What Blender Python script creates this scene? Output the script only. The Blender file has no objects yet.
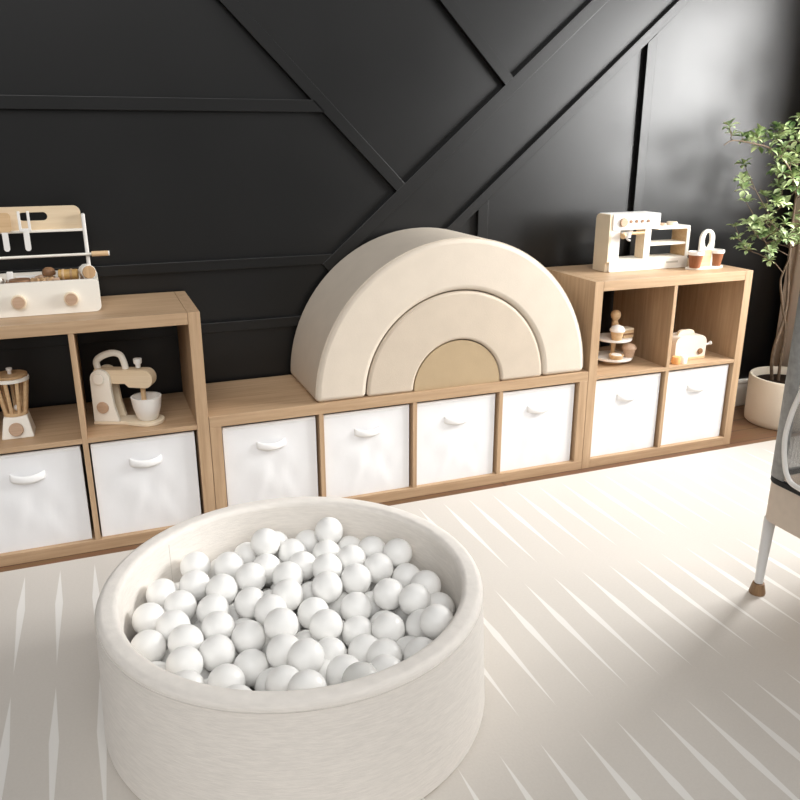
import bpy, bmesh, math, random
from mathutils import Vector, Matrix
random.seed(7)
PI = math.pi
C = bpy.context.scene.collection

# ------------------------------------------------------------------ helpers
def lin(c):
    c = c / 255.0
    return c / 12.92 if c <= 0.04045 else ((c + 0.055) / 1.055) ** 2.4

def rgb(r, g, b):
    return (lin(r), lin(g), lin(b), 1.0)

def root_offset(o):
    v = Vector((0, 0, 0))
    while o is not None:
        v += o.location
        o = o.parent
    return v

def thing(name, label, cat, loc=(0, 0, 0), rotz=0.0, group=None):
    o = bpy.data.objects.new(name, None)
    o.empty_display_size = 0.05
    C.objects.link(o)
    o.location = loc
    o.rotation_euler = (0, 0, rotz)
    tag(o, label, cat, group)
    return o

def tag(o, label, cat, group=None):
    o['label'] = label
    o['category'] = cat
    if group:
        o['group'] = group
    return o

def obj(name, bm, mat, parent=None, origin=None, bevel=0.0, seg=2, smooth=None, local=False, label=None):
    """Link a bmesh as one mesh object. Vertices come in world coordinates and
    are moved into the frame of the thing unless local=True."""
    if not local:
        off = root_offset(parent) if parent is not None else Vector(origin or (0, 0, 0))
        if off.length > 0:
            bmesh.ops.translate(bm, verts=bm.verts, vec=-off)
    bmesh.ops.recalc_face_normals(bm, faces=bm.faces)
    me = bpy.data.meshes.new(name)
    bm.to_mesh(me)
    bm.free()
    me.materials.append(mat)
    o = bpy.data.objects.new(name, me)
    C.objects.link(o)
    if parent is not None:
        o.parent = parent
    elif origin is not None:
        o.location = origin
    if bevel > 0:
        m = o.modifiers.new('bevel', 'BEVEL')
        m.width = bevel
        m.segments = seg
        m.limit_method = 'ANGLE'
        m.angle_limit = math.radians(40)
        m.harden_normals = False
    if smooth is not None:
        for p in me.polygons:
            p.use_smooth = True
        me.set_sharp_from_angle(angle=math.radians(smooth))
    if label:
        o['label'] = label
    return o

def structure(name, bm, mat, parent=None, bevel=0.0, origin=None):
    o = obj(name, bm, mat, parent, origin, bevel)
    if parent is None:
        o['kind'] = 'structure'
    return o

def box(bm, x0, x1, y0, y1, z0, z1):
    m = Matrix.Translation(((x0 + x1) / 2, (y0 + y1) / 2, (z0 + z1) / 2)) @ Matrix.Diagonal((abs(x1 - x0), abs(y1 - y0), abs(z1 - z0), 1))
    bmesh.ops.create_cube(bm, size=1.0, matrix=m)
    return bm

def B(x0, x1, y0, y1, z0, z1):
    return box(bmesh.new(), x0, x1, y0, y1, z0, z1)

def lathe(prof, cx, cy, n=32, bm=None, closed=False):
    """revolve (r, z) pairs around the vertical through (cx, cy)"""
    bm = bm or bmesh.new()
    rings = []
    for r, z in prof:
        if r < 1e-6:
            rings.append([bm.verts.new((cx, cy, z))])
        else:
            rings.append([bm.verts.new((cx + r * math.cos(2 * PI * k / n), cy + r * math.sin(2 * PI * k / n), z)) for k in range(n)])
    pairs = list(zip(rings, rings[1:]))
    if closed:
        pairs.append((rings[-1], rings[0]))
    for a, b in pairs:
        for k in range(n):
            k2 = (k + 1) % n
            if len(a) == 1 and len(b) == 1:
                continue
            if len(a) == 1:
                bm.faces.new((a[0], b[k], b[k2]))
            elif len(b) == 1:
                bm.faces.new((a[k], a[k2], b[0]))
            else:
                bm.faces.new((a[k], a[k2], b[k2], b[k]))
    return bm

def tube(pts, rad, n=10, bm=None, cap=True, flat=1.0):
    """sweep a circle (flattened by flat) along points; rad is a number or a list"""
    bm = bm or bmesh.new()
    pts = [Vector(p) for p in pts]
    rings = []
    up = None
    for i, p in enumerate(pts):
        d = (pts[min(i + 1, len(pts) - 1)] - pts[max(i - 1, 0)]).normalized()
        if up is None:
            up = Vector((0, 0, 1)) if abs(d.z) < 0.9 else Vector((0, 1, 0))
        s = d.cross(up).normalized()
        u = s.cross(d).normalized()
        up = u
        r = rad[i] if isinstance(rad, (list, tuple)) else rad
        rings.append([bm.verts.new(p + s * (r * flat * math.cos(2 * PI * k / n)) + u * (r * math.sin(2 * PI * k / n))) for k in range(n)])
    for a, b in zip(rings, rings[1:]):
        for k in range(n):
            bm.faces.new((a[k], a[(k + 1) % n], b[(k + 1) % n], b[k]))
    if cap:
        bm.faces.new(rings[0][::-1])
        bm.faces.new(rings[-1])
    return bm

def slab(loops, a, b, axis='y', bm=None):
    """flat outline(s) in the plane across axis, filled (inner loops are holes) and given thickness a..b"""
    bm = bm or bmesh.new()
    def P(q, t):
        if axis == 'y':
            return (q[0], t, q[1])
        if axis == 'x':
            return (t, q[0], q[1])
        return (q[0], q[1], t)
    front, edges = [], []
    for lp in loops:
        vs = [bm.verts.new(P(q, a)) for q in lp]
        front.append(vs)
        for i in range(len(vs)):
            edges.append(bm.edges.new((vs[i], vs[(i + 1) % len(vs)])))
    res = bmesh.ops.triangle_fill(bm, use_beauty=True, use_dissolve=False, edges=edges)
    faces = [f for f in res['geom'] if isinstance(f, bmesh.types.BMFace)]
    dup = {}
    for vs in front:
        for v in vs:
            co = v.co.copy()
            co[{'x': 0, 'y': 1, 'z': 2}[axis]] = b
            dup[v] = bm.verts.new(co)
    for f in faces:
        bm.faces.new([dup[v] for v in reversed(f.verts)])
    for vs in front:
        for i in range(len(vs)):
            v, w = vs[i], vs[(i + 1) % len(vs)]
            bm.faces.new((v, w, dup[w], dup[v]))
    return bm

def rrect(x0, x1, z0, z1, r, n=6, corners='abcd'):
    """outline with rounded corners: a = lower left, b = lower right, c = upper right, d = upper left"""
    out = []
    for key, cx, cz, a0 in (('a', x0, z0, PI), ('b', x1, z0, 1.5 * PI), ('c', x1, z1, 0), ('d', x0, z1, 0.5 * PI)):
        if key in corners:
            px = cx + (r if cx == x0 else -r)
            pz = cz + (r if cz == z0 else -r)
            for k in range(n + 1):
                t = a0 + 0.5 * PI * k / n
                out.append((px + r * math.cos(t), pz + r * math.sin(t)))
        else:
            out.append((cx, cz))
    return out

def disc(c, axis, r, h, n=24, bm=None):
    """solid disc from centre c along axis by h"""
    c = Vector(c)
    ax = Vector(axis).normalized()
    return tube([c, c + ax * h], r, n, bm)

def ball(c, r, u=20, v=12, bm=None, sc=(1, 1, 1)):
    bm = bm or bmesh.new()
    bmesh.ops.create_uvsphere(bm, u_segments=u, v_segments=v, radius=r, matrix=Matrix.Translation(c) @ Matrix.Diagonal((sc[0], sc[1], sc[2], 1)))
    return bm

# ------------------------------------------------------------------ materials
def new_mat(name):
    m = bpy.data.materials.new(name)
    m.use_nodes = True
    nt = m.node_tree
    return m, nt, nt.nodes['Principled BSDF']

def N(nt, kind, **kw):
    n = nt.nodes.new(kind)
    for k, v in kw.items():
        setattr(n, k, v)
    return n

def math_node(nt, op, a, b=None, c=None, clamp=False):
    n = nt.nodes.new('ShaderNodeMath')
    n.operation = op
    n.use_clamp = clamp
    for i, v in enumerate((a, b, c)):
        if v is None:
            continue
        if isinstance(v, (int, float)):
            n.inputs[i].default_value = v
        else:
            nt.links.new(v, n.inputs[i])
    return n.outputs[0]

def plain(name, col, rough=0.5, spec=0.5, var=0.06, vscale=6.0, bump=0.0, bscale=200.0, stretch=(1, 1, 1), sheen=0.0, detail=3.0, bdist=0.004):
    """one colour with a little procedural unevenness and an optional fine bump"""
    m, nt, p = new_mat(name)
    p.inputs['Roughness'].default_value = rough
    p.inputs['Specular IOR Level'].default_value = spec
    if sheen:
        p.inputs['Sheen Weight'].default_value = sheen
    tc = N(nt, 'ShaderNodeTexCoord')
    mp = N(nt, 'ShaderNodeMapping')
    mp.inputs['Scale'].default_value = stretch
    nt.links.new(tc.outputs['Object'], mp.inputs['Vector'])
    nz = N(nt, 'ShaderNodeTexNoise')
    nz.inputs['Scale'].default_value = vscale
    nz.inputs['Detail'].default_value = detail
    nt.links.new(mp.outputs[0], nz.inputs['Vector'])
    cr = N(nt, 'ShaderNodeValToRGB')
    cr.color_ramp.elements[0].position = 0.3
    cr.color_ramp.elements[1].position = 0.7
    cr.color_ramp.elements[0].color = tuple(c * (1 - var) for c in col[:3]) + (1,)
    cr.color_ramp.elements[1].color = tuple(min(1, c * (1 + var)) for c in col[:3]) + (1,)
    nt.links.new(nz.outputs['Fac'], cr.inputs[0])
    nt.links.new(cr.outputs[0], p.inputs['Base Color'])
    if bump:
        nb = N(nt, 'ShaderNodeTexNoise')
        nb.inputs['Scale'].default_value = bscale
        nb.inputs['Detail'].default_value = 4
        nt.links.new(mp.outputs[0], nb.inputs['Vector'])
        bp = N(nt, 'ShaderNodeBump')
        bp.inputs['Strength'].default_value = bump
        bp.inputs['Distance'].default_value = bdist
        nt.links.new(nb.outputs['Fac'], bp.inputs['Height'])
        nt.links.new(bp.outputs[0], p.inputs['Normal'])
    return m

def wood(name, c0, c1, axis='x', rough=0.5, fine=60.0, spec=0.4):
    m, nt, p = new_mat(name)
    p.inputs['Roughness'].default_value = rough
    p.inputs['Specular IOR Level'].default_value = spec
    tc = N(nt, 'ShaderNodeTexCoord')
    mp = N(nt, 'ShaderNodeMapping')
    mp.inputs['Scale'].default_value = {'x': (0.05, 1, 1), 'y': (1, 0.05, 1), 'z': (1, 1, 0.05)}[axis]
    nt.links.new(tc.outputs['Object'], mp.inputs['Vector'])
    a = N(nt, 'ShaderNodeTexNoise')
    a.inputs['Scale'].default_value = fine
    a.inputs['Detail'].default_value = 6
    a.inputs['Roughness'].default_value = 0.65
    nt.links.new(mp.outputs[0], a.inputs['Vector'])
    cr = N(nt, 'ShaderNodeValToRGB')
    cr.color_ramp.elements[0].position = 0.28
    cr.color_ramp.elements[1].position = 0.72
    cr.color_ramp.elements[0].color = c0
    cr.color_ramp.elements[1].color = c1
    nt.links.new(a.outputs['Fac'], cr.inputs[0])
    nt.links.new(cr.outputs[0], p.inputs['Base Color'])
    bp = N(nt, 'ShaderNodeBump')
    bp.inputs['Strength'].default_value = 0.08
    bp.inputs['Distance'].default_value = 0.002
    nt.links.new(a.outputs['Fac'], bp.inputs['Height'])
    nt.links.new(bp.outputs[0], p.inputs['Normal'])
    return m

OAK0, OAK1 = rgb(170, 139, 107), rgb(200, 170, 137)
oak = {a: wood('pale_oak_' + a, OAK0, OAK1, a) for a in 'xyz'}
toywood = wood('toy_beech', rgb(205, 168, 124), rgb(228, 197, 156), 'x', 0.5, 90)
toydark = wood('toy_walnut', rgb(120, 86, 58), rgb(160, 120, 86), 'x', 0.5, 90)
toytan = wood('toy_tan', rgb(176, 140, 100), rgb(200, 166, 126), 'z', 0.5, 90)
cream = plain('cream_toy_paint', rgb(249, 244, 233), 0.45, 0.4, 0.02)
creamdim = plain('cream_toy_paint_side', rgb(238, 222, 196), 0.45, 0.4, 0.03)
white = plain('white_toy_paint', rgb(246, 243, 238), 0.4, 0.4, 0.015)
pink_wood = wood('rosy_wood', rgb(186, 154, 128), rgb(206, 176, 150), 'x', 0.5, 120)
terracotta = wood('terracotta_wood', rgb(132, 80, 50), rgb(160, 104, 72), 'z', 0.5, 100)
linen = plain('white_bin_fabric', rgb(240, 240, 241), 0.8, 0.2, 0.015, 9, 0.25, 14)
linen_h = plain('white_handle_fabric', rgb(250, 249, 248), 0.7, 0.25, 0.01)
foamA = plain('ivory_leatherette', rgb(218, 206, 190), 0.55, 0.3, 0.025, 14, 0.12, 260)
foamB = plain('oatmeal_leatherette', rgb(206, 192, 174), 0.55, 0.3, 0.03, 14, 0.15, 260)
foamC = plain('tan_leatherette', rgb(182, 160, 128), 0.55, 0.3, 0.03, 14, 0.12, 260)
pitfab = plain('heather_jersey', rgb(241, 235, 227), 0.9, 0.15, 0.05, 30, 0.2, 60, (1.0, 1.0, 7), 0.15, 7)
pitseam = plain('jersey_seam', rgb(220, 214, 206), 0.9, 0.1, 0.03)
plastic = plain('white_ball_plastic', rgb(252, 251, 248), 0.33, 0.45, 0.004, 20)
clear_plastic, _nt, _p = new_mat('milky_clear_plastic')
_p.inputs['Base Color'].default_value = rgb(243, 242, 238)
_p.inputs['Roughness'].default_value = 0.25
_p.inputs['Transmission Weight'].default_value = 0.22
_p.inputs['IOR'].default_value = 1.2
foampad = plain('pit_floor_fabric', rgb(226, 221, 214), 0.9, 0.1, 0.04)
potmat = plain('cream_ceramic', rgb(232, 220, 202), 0.55, 0.35, 0.03, 5)
soil = plain('dark_soil', rgb(44, 34, 26), 0.95, 0.1, 0.4, 60, 0.9, 120)
bark = plain('brown_bark', rgb(112, 96, 80), 0.8, 0.2, 0.25, 40, 0.4, 150)
basepaint = plain('white_baseboard_paint', rgb(238, 236, 232), 0.45, 0.4, 0.01)
curtain_m = plain('taupe_curtain', rgb(234, 217, 199), 0.85, 0.2, 0.04, 30, 0.1, 400)
_nt = curtain_m.node_tree
_tr = _nt.nodes.new('ShaderNodeBsdfTranslucent')
_tr.inputs['Color'].default_value = rgb(234, 214, 194)
_mx = _nt.nodes.new('ShaderNodeMixShader')
_mx.inputs[0].default_value = 0.45
_nt.links.new(_nt.nodes['Principled BSDF'].outputs[0], _mx.inputs[1])
_nt.links.new(_tr.outputs[0], _mx.inputs[2])
_nt.links.new(_mx.outputs[0], _nt.nodes['Material Output'].inputs['Surface'])
penfab = plain('taupe_canvas', rgb(224, 209, 193), 0.8, 0.2, 0.03, 40, 0.2, 500)
pengrey = plain('grey_mesh_binding', rgb(160, 160, 158), 0.7, 0.3, 0.14, 60, 0.3, 500)
pendark = plain('black_piping', rgb(22, 22, 22), 0.6, 0.3, 0.05)
alu = plain('white_metal_leg', rgb(226, 226, 226), 0.35, 0.5, 0.01)
footwood = wood('foot_wood', rgb(126, 96, 68), rgb(160, 128, 94), 'z', 0.5, 80)
steel = plain('satin_steel', rgb(200, 202, 204), 0.3, 0.6, 0.02)
engraved = plain('grey_engraving', rgb(206, 200, 188), 0.6, 0.2, 0.02)

def leafmat(name, a, b):
    m, nt, p = new_mat(name)
    p.inputs['Roughness'].default_value = 0.45
    tc = N(nt, 'ShaderNodeTexCoord')
    nz = N(nt, 'ShaderNodeTexNoise')
    nz.inputs['Scale'].default_value = 22
    nt.links.new(tc.outputs['Object'], nz.inputs['Vector'])
    cr = N(nt, 'ShaderNodeValToRGB')
    cr.color_ramp.elements[0].position = 0.35
    cr.color_ramp.elements[1].position = 0.65
    cr.color_ramp.elements[0].color = a
    cr.color_ramp.elements[1].color = b
    nt.links.new(nz.outputs['Fac'], cr.inputs[0])
    nt.links.new(cr.outputs[0], p.inputs['Base Color'])
    return m
leaf = leafmat('green_leaves', rgb(78, 112, 54), rgb(206, 220, 164))

def black_wall():
    m, nt, p = new_mat('black_satin_wall_paint')
    p.inputs['Base Color'].default_value = (WALL_ALB, WALL_ALB, WALL_ALB * 0.98, 1)
    p.inputs['Specular IOR Level'].default_value = WALL_SPEC
    tc = N(nt, 'ShaderNodeTexCoord')
    nz = N(nt, 'ShaderNodeTexNoise')
    nz.inputs['Scale'].default_value = 3.0
    nz.inputs['Detail'].default_value = 4
    nt.links.new(tc.outputs['Object'], nz.inputs['Vector'])
    r = math_node(nt, 'MULTIPLY_ADD', nz.outputs['Fac'], 0.08, WALL_ROUGH - 0.04)
    nt.links.new(r, p.inputs['Roughness'])
    nb = N(nt, 'ShaderNodeTexNoise')
    nb.inputs['Scale'].default_value = 220.0
    nt.links.new(tc.outputs['Object'], nb.inputs['Vector'])
    bp = N(nt, 'ShaderNodeBump')
    bp.inputs['Strength'].default_value = 0.06
    bp.inputs['Distance'].default_value = 0.002
    nt.links.new(nb.outputs['Fac'], bp.inputs['Height'])
    nt.links.new(bp.outputs[0], p.inputs['Normal'])
    return m

def planks():
    m, nt, p = new_mat('brown_plank_floor')
    p.inputs['Roughness'].default_value = 0.4
    tc = N(nt, 'ShaderNodeTexCoord')
    br = N(nt, 'ShaderNodeTexBrick')
    br.inputs['Scale'].default_value = 1.0
    br.inputs['Mortar Size'].default_value = 0.002
    br.inputs['Brick Width'].default_value = 1.1
    br.inputs['Row Height'].default_value = 0.12
    br.inputs['Color1'].default_value = rgb(126, 92, 66)
    br.inputs['Color2'].default_value = rgb(146, 110, 82)
    br.inputs['Mortar'].default_value = rgb(60, 42, 30)
    nt.links.new(tc.outputs['Object'], br.inputs['Vector'])
    mp = N(nt, 'ShaderNodeMapping')
    mp.inputs['Scale'].default_value = (2, 40, 1)
    nt.links.new(tc.outputs['Object'], mp.inputs['Vector'])
    nz = N(nt, 'ShaderNodeTexNoise')
    nz.inputs['Scale'].default_value = 2.5
    nz.inputs['Detail'].default_value = 5
    nt.links.new(mp.outputs[0], nz.inputs['Vector'])
    mx = N(nt, 'ShaderNodeMix', data_type='RGBA', blend_type='MULTIPLY')
    mx.inputs[0].default_value = 0.45
    nt.links.new(br.outputs['Color'], mx.inputs[6])
    nt.links.new(nz.outputs['Color'], mx.inputs[7])
    nt.links.new(mx.outputs[2], p.inputs['Base Color'])
    return m

def mat_pattern():
    """rows of tapered pale dashes, 10 cm apart, one row per foam tile"""
    m, nt, p = new_mat('play_mat_foam')
    p.inputs['Roughness'].default_value = 0.55
    p.inputs['Specular IOR Level'].default_value = 0.3
    tc = N(nt, 'ShaderNodeTexCoord')
    sp = N(nt, 'ShaderNodeSeparateXYZ')
    nt.links.new(tc.outputs['Object'], sp.inputs[0])
    s = math_node(nt, 'FRACT', math_node(nt, 'MULTIPLY_ADD', sp.outputs['Y'], -1 / 0.594, -0.10 / 0.594))
    t = math_node(nt, 'DIVIDE', s, 0.525 / 0.594)
    up = math_node(nt, 'MULTIPLY', t, 1 / 0.40, clamp=True)
    dn = math_node(nt, 'MULTIPLY', math_node(nt, 'SUBTRACT', 1.0, t), 1 / 0.60, clamp=True)
    w = math_node(nt, 'MULTIPLY', math_node(nt, 'MINIMUM', up, dn), 0.0112)
    fx = math_node(nt, 'FRACT', math_node(nt, 'MULTIPLY_ADD', sp.outputs['X'], 10.0, 0.5))
    d = math_node(nt, 'MULTIPLY', math_node(nt, 'ABSOLUTE', math_node(nt, 'SUBTRACT', fx, 0.5)), 0.1)
    k = math_node(nt, 'MULTIPLY', math_node(nt, 'SUBTRACT', w, d), 1 / 0.0012, clamp=True)
    nz = N(nt, 'ShaderNodeTexNoise')
    nz.inputs['Scale'].default_value = 160
    nz.inputs['Detail'].default_value = 3
    nt.links.new(tc.outputs['Object'], nz.inputs['Vector'])
    cr = N(nt, 'ShaderNodeValToRGB')
    cr.color_ramp.elements[0].color = rgb(*[c - 4 for c in MATBASE])
    cr.color_ramp.elements[1].color = rgb(*[c + 4 for c in MATBASE])
    nt.links.new(nz.outputs['Fac'], cr.inputs[0])
    mx = N(nt, 'ShaderNodeMix', data_type='RGBA')
    nt.links.new(k, mx.inputs[0])
    nt.links.new(cr.outputs[0], mx.inputs[6])
    mx.inputs[7].default_value = rgb(*MATLINE)
    nt.links.new(mx.outputs[2], p.inputs['Base Color'])
    bp = N(nt, 'ShaderNodeBump')
    bp.inputs['Strength'].default_value = 0.12
    bp.inputs['Distance'].default_value = 0.002
    nt.links.new(nz.outputs['Fac'], bp.inputs['Height'])
    nt.links.new(bp.outputs[0], p.inputs['Normal'])
    return m

def see_through_mesh():
    m, nt, p = new_mat('grey_see_through_netting')
    p.inputs['Base Color'].default_value = rgb(140, 140, 138)
    p.inputs['Roughness'].default_value = 0.7
    tc = N(nt, 'ShaderNodeTexCoord')
    sp = N(nt, 'ShaderNodeSeparateXYZ')
    nt.links.new(tc.outputs['Object'], sp.inputs[0])
    # fine netting: holes between threads spaced 2.5 mm
    def thread(sock):
        f = math_node(nt, 'FRACT', math_node(nt, 'MULTIPLY', sock, 400.0))
        return math_node(nt, 'LESS_THAN', f, 0.17)
    hv = math_node(nt, 'ADD', sp.outputs['X'], sp.outputs['Y'])
    a = math_node(nt, 'MAXIMUM', thread(hv), thread(sp.outputs['Z']))
    nt.links.new(a, p.inputs['Alpha'])
    return m

def glass_mat():
    m, nt, p = new_mat('window_glass')
    nt.nodes.remove(p)
    out = nt.nodes['Material Output']
    tr = N(nt, 'ShaderNodeBsdfTransparent')
    gl = N(nt, 'ShaderNodeBsdfGlossy')
    gl.inputs['Roughness'].default_value = 0.02
    mx = N(nt, 'ShaderNodeMixShader')
    mx.inputs[0].default_value = 0.06
    nt.links.new(tr.outputs[0], mx.inputs[1])
    nt.links.new(gl.outputs[0], mx.inputs[2])
    nt.links.new(mx.outputs[0], out.inputs['Surface'])
    return m

MATBASE, MATLINE = (209, 203, 195), (233, 230, 225)
WALL_ALB, WALL_SPEC, WALL_ROUGH = 0.002, 0.56, 0.39

wallm = black_wall()
floorm = planks()
matm = mat_pattern()
netm = see_through_mesh()
glassm = glass_mat()
P_WIN, W_BASE, W_HX, W_UP, EXPO = 124.0, 0.05, 0.14, 0.10, 0.42
L_DIR, L_EXP, L_STR = (-0.14, -0.72, 0.68), 12.0, 3.05
# ------------------------------------------------------------------ the room
YW = 0.41          # back wall plane
XR = 2.97          # right wall plane
ZC = 2.55
WY0, WY1, WZ0, WZ1 = -1.30, -0.12, 0.90, 2.10   # window opening in the right wall

structure('floor', B(-3.2, XR, -4.2, YW, -0.05, 0.0), floorm)
structure('wall_back', B(-3.2, XR + 0.12, YW, YW + 0.12, 0.0, ZC), wallm)
bm = bmesh.new()
slab([[(-4.2, 0.0), (YW, 0.0), (YW, ZC), (-4.2, ZC)], [(WY0, WZ0), (WY1, WZ0), (WY1, WZ1), (WY0, WZ1)]], XR, XR + 0.12, 'x', bm)
structure('wall_right', bm, wallm)
bm = bmesh.new()
box(bm, -3.2, XR, YW - 0.014, YW, 0.0, 0.12)
box(bm, -3.2, XR, YW - 0.020, YW, 0.12, 0.14)
structure('baseboard_back', bm, basepaint, bevel=0.004)
bm = bmesh.new()
box(bm, XR - 0.014, XR, -4.2, YW - 0.02, 0.0, 0.12)
box(bm, XR - 0.020, XR, -4.2, YW - 0.02, 0.12, 0.14)
structure('baseboard_right', bm, basepaint, bevel=0.004)
# window with frame, mullion and panes
win = bpy.data.objects.new('window_1', None)
C.objects.link(win)
win.location = (XR, (WY0 + WY1) / 2, WZ0)
win['kind'] = 'structure'
bm = bmesh.new()
for a in ((WY0, WY0 + 0.06, WZ0, WZ1), (WY1 - 0.06, WY1, WZ0, WZ1), (WY0, WY1, WZ0, WZ0 + 0.06), (WY0, WY1, WZ1 - 0.06, WZ1)):
    box(bm, XR + 0.03, XR + 0.08, *a)
ym = (WY0 + WY1) / 2
box(bm, XR + 0.03, XR + 0.08, ym - 0.02, ym + 0.02, WZ0, WZ1)
obj('window_frame', bm, basepaint, win)
obj('window_sill', B(XR - 0.05, XR + 0.03, WY0 - 0.03, WY1 + 0.03, WZ0 - 0.03, WZ0), basepaint, win, bevel=0.004)
for a, b in ((WY0 + 0.06, ym - 0.02), (ym + 0.02, WY1 - 0.06)):
    obj('pane', B(XR + 0.052, XR + 0.056, a, b, WZ0 + 0.06, WZ1 - 0.06), glassm, win)

# battens of the accent wall: outlines on the wall, 2 cm proud
T = 0.021
def batten(name, pts):
    bm = slab([pts], YW - T, YW, 'y')
    structure(name, bm, wallm, bevel=0.0015)
def diag(p, q, w, side):
    """batten whose one long edge runs p -> q; side = +1 puts the width to the right of that direction"""
    d = Vector((q[0] - p[0], q[1] - p[1])).normalized()
    n = Vector((d.y, -d.x)) * side * w
    return [p, q, (q[0] + n.x, q[1] + n.y), (p[0] + n.x, p[1] + n.y)]
W = 0.044
S1 = 0.8600
bx = lambda z: 0.812 + (z - 1.091) / S1          # upper edge of the long rising batten
batten('trim_1', [(-3.0, 1.371), (0.541, 1.371), (0.500, 1.412), (-3.0, 1.412)])
batten('trim_2', [(-3.0, 0.832), (bx(0.832), 0.832), (bx(0.868), 0.868), (-3.0, 0.868)])
batten('trim_3', [(-3.0, 0.603), (0.62, 0.603), (0.62, 0.640), (-3.0, 0.640)])
batten('trim_4', diag((bx(0.832), 0.832), (bx(2.5), 2.5), W + 0.004, 1))
# falling battens that end on the rising one
def falling(name, x0, z0):
    f = lambda z: x0 + (z0 - z)                  # lower left edge at 45 degrees
    zt = 2.5
    # where lower-left and upper-right edges meet the rising batten's upper edge
    def meet(off):
        # x = x0 + off + z0 - z ;  x = bx(z)
        z = (x0 + off + z0 - 0.812 + 1.091 / S1) / (1 + 1 / S1)
        return (bx(z), z)
    off = W * math.sqrt(2)
    a, b = meet(0), meet(off)
    batten(name, [(f(zt), zt), a, b, (f(zt) + off, zt)])
falling('trim_5', 0.812, 1.091)
falling('trim_6', 1.27, 1.467)
S2 = 0.856
cx2 = lambda z: 1.024 + (z - 0.944) / S2
batten('trim_7', diag((cx2(0.20), 0.20), (cx2(2.5), 2.5), 0.037, 1))
low = lambda x: 0.944 + (x - 1.024) * S2 - 0.037 * math.sqrt(1 + S2 * S2)     # lower edge of trim_7
batten('trim_8', [(1.905, 0.14), (1.949, 0.14), (1.949, low(1.949)), (1.905, low(1.905))])
batten('trim_9', [(1.160, 0.14), (1.204, 0.14), (1.204, low(1.204)), (1.160, low(1.160))])

# ------------------------------------------------------------------ play mat
mat = obj('play_mat', B(-1.9, 2.62, -2.95, -0.055, 0.0, 0.012), matm, None, (0, 0, 0), 0.003)
tag(mat, 'large beige foam play mat with rows of pale tapered dashes, lying on the wooden floor', 'play mat')

# ------------------------------------------------------------------ shelving units
TH, TN, D = 0.038, 0.016, 0.39
def cube_unit(x0, label):
    Wd, H = 0.765, 0.765
    t = thing('cube_shelf', label, 'shelving unit', (x0, 0, 0), 0, 'square four-cube shelving units')
    for a in (x0, x0 + Wd - TH):
        obj('side_panel', B(a, a + TH, 0, D, 0, H), oak['z'], t, bevel=0.0012)
    obj('top_panel', B(x0 + TH + 0.0008, x0 + Wd - TH - 0.0008, 0, D, H - TH, H), oak['x'], t, bevel=0.0012)
    obj('bottom_panel', B(x0 + TH, x0 + Wd - TH, 0, D, 0, TH), oak['x'], t, bevel=0.0012)
    m = x0 + Wd / 2
    obj('divider', B(m - TN / 2, m + TN / 2, 0.002, D, TH, H - TH), oak['z'], t, bevel=0.001)
    for a, b in ((x0 + TH, m - TN / 2), (m + TN / 2, x0 + Wd - TH)):
        obj('shelf', B(a, b, 0.002, D, H / 2 - TN / 2, H / 2 + TN / 2), oak['x'], t, bevel=0.001)
    return t
def long_unit(x0, label):
    Wd, H = 1.465, 0.413
    t = thing('low_cube_shelf', label, 'shelving unit', (x0, 0, 0))
    obj('top_panel', B(x0, x0 + Wd, 0, D, H - TH, H), oak['x'], t, bevel=0.0012)
    obj('bottom_panel', B(x0, x0 + Wd, 0, D, 0, TH), oak['x'], t, bevel=0.0012)
    for a in (x0, x0 + Wd - TH):
        obj('side_panel', B(a, a + TH, 0, D, TH, H - TH), oak['z'], t, bevel=0.0012)
    op = (Wd - 2 * TH - 3 * TN) / 4
    for k in range(3):
        a = x0 + TH + op * (k + 1) + TN * k
        obj('divider', B(a, a + TN, 0.002, D, TH, H - TH), oak['z'], t, bevel=0.001)
    return t
G = 0.0015
cube_unit(-0.765 - G, 'pale oak four-cube shelf holding the toy blender and toy stand mixer')
long_unit(0.0, 'long low pale oak shelf with four bins under the foam rainbow')
cube_unit(1.465 + G, 'pale oak four-cube shelf holding the toy toaster and tiered cake stand')

# ------------------------------------------------------------------ fabric bins
def bin_mesh(w, h, d):
    """open fabric box with a softly wrinkled front, origin at the front bottom centre"""
    bm = bmesh.new()
    nx, nz = 26, 26
    rnd = random.Random(5)
    waves = [(rnd.uniform(-1, 1), rnd.uniform(0, 6), rnd.uniform(8, 26), rnd.uniform(-14, 14)) for _ in range(7)]
    def dy(u, v):
        s = math.sin(PI * u) * math.sin(PI * v)
        r = sum(a * math.sin(kx * u + kz * v + ph) for a, ph, kx, kz in waves) / 7
        fold = math.exp(-((u - 0.5 - (0.72 - v) * 0.35) / 0.05) ** 2) * max(0, 0.72 - v) + math.exp(-((u - 0.5 + (0.72 - v) * 0.30) / 0.05) ** 2) * max(0, 0.72 - v)
        return -s * (0.004 + 0.010 * r + 0.008 * fold)
    g = [[bm.verts.new((w * (i / nx - 0.5), dy(i / nx, j / nz), h * j / nz)) for i in range(nx + 1)] for j in range(nz + 1)]
    for j in range(nz):
        for i in range(nx):
            bm.faces.new((g[j][i], g[j][i + 1], g[j + 1][i + 1], g[j + 1][i]))
    bk = [bm.verts.new(p) for p in ((-w / 2, d, 0), (w / 2, d, 0), (w / 2, d, h), (-w / 2, d, h))]
    bm.faces.new(bk)
    bm.faces.new([g[j][0] for j in range(nz + 1)] + [bk[3], bk[0]])
    bm.faces.new([g[j][nx] for j in range(nz + 1)] + [bk[2], bk[1]])
    bm.faces.new([g[0][i] for i in range(nx + 1)] + [bk[1], bk[0]])
    return bm
BW, BH, BD = 0.319, 0.325, 0.355
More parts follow.
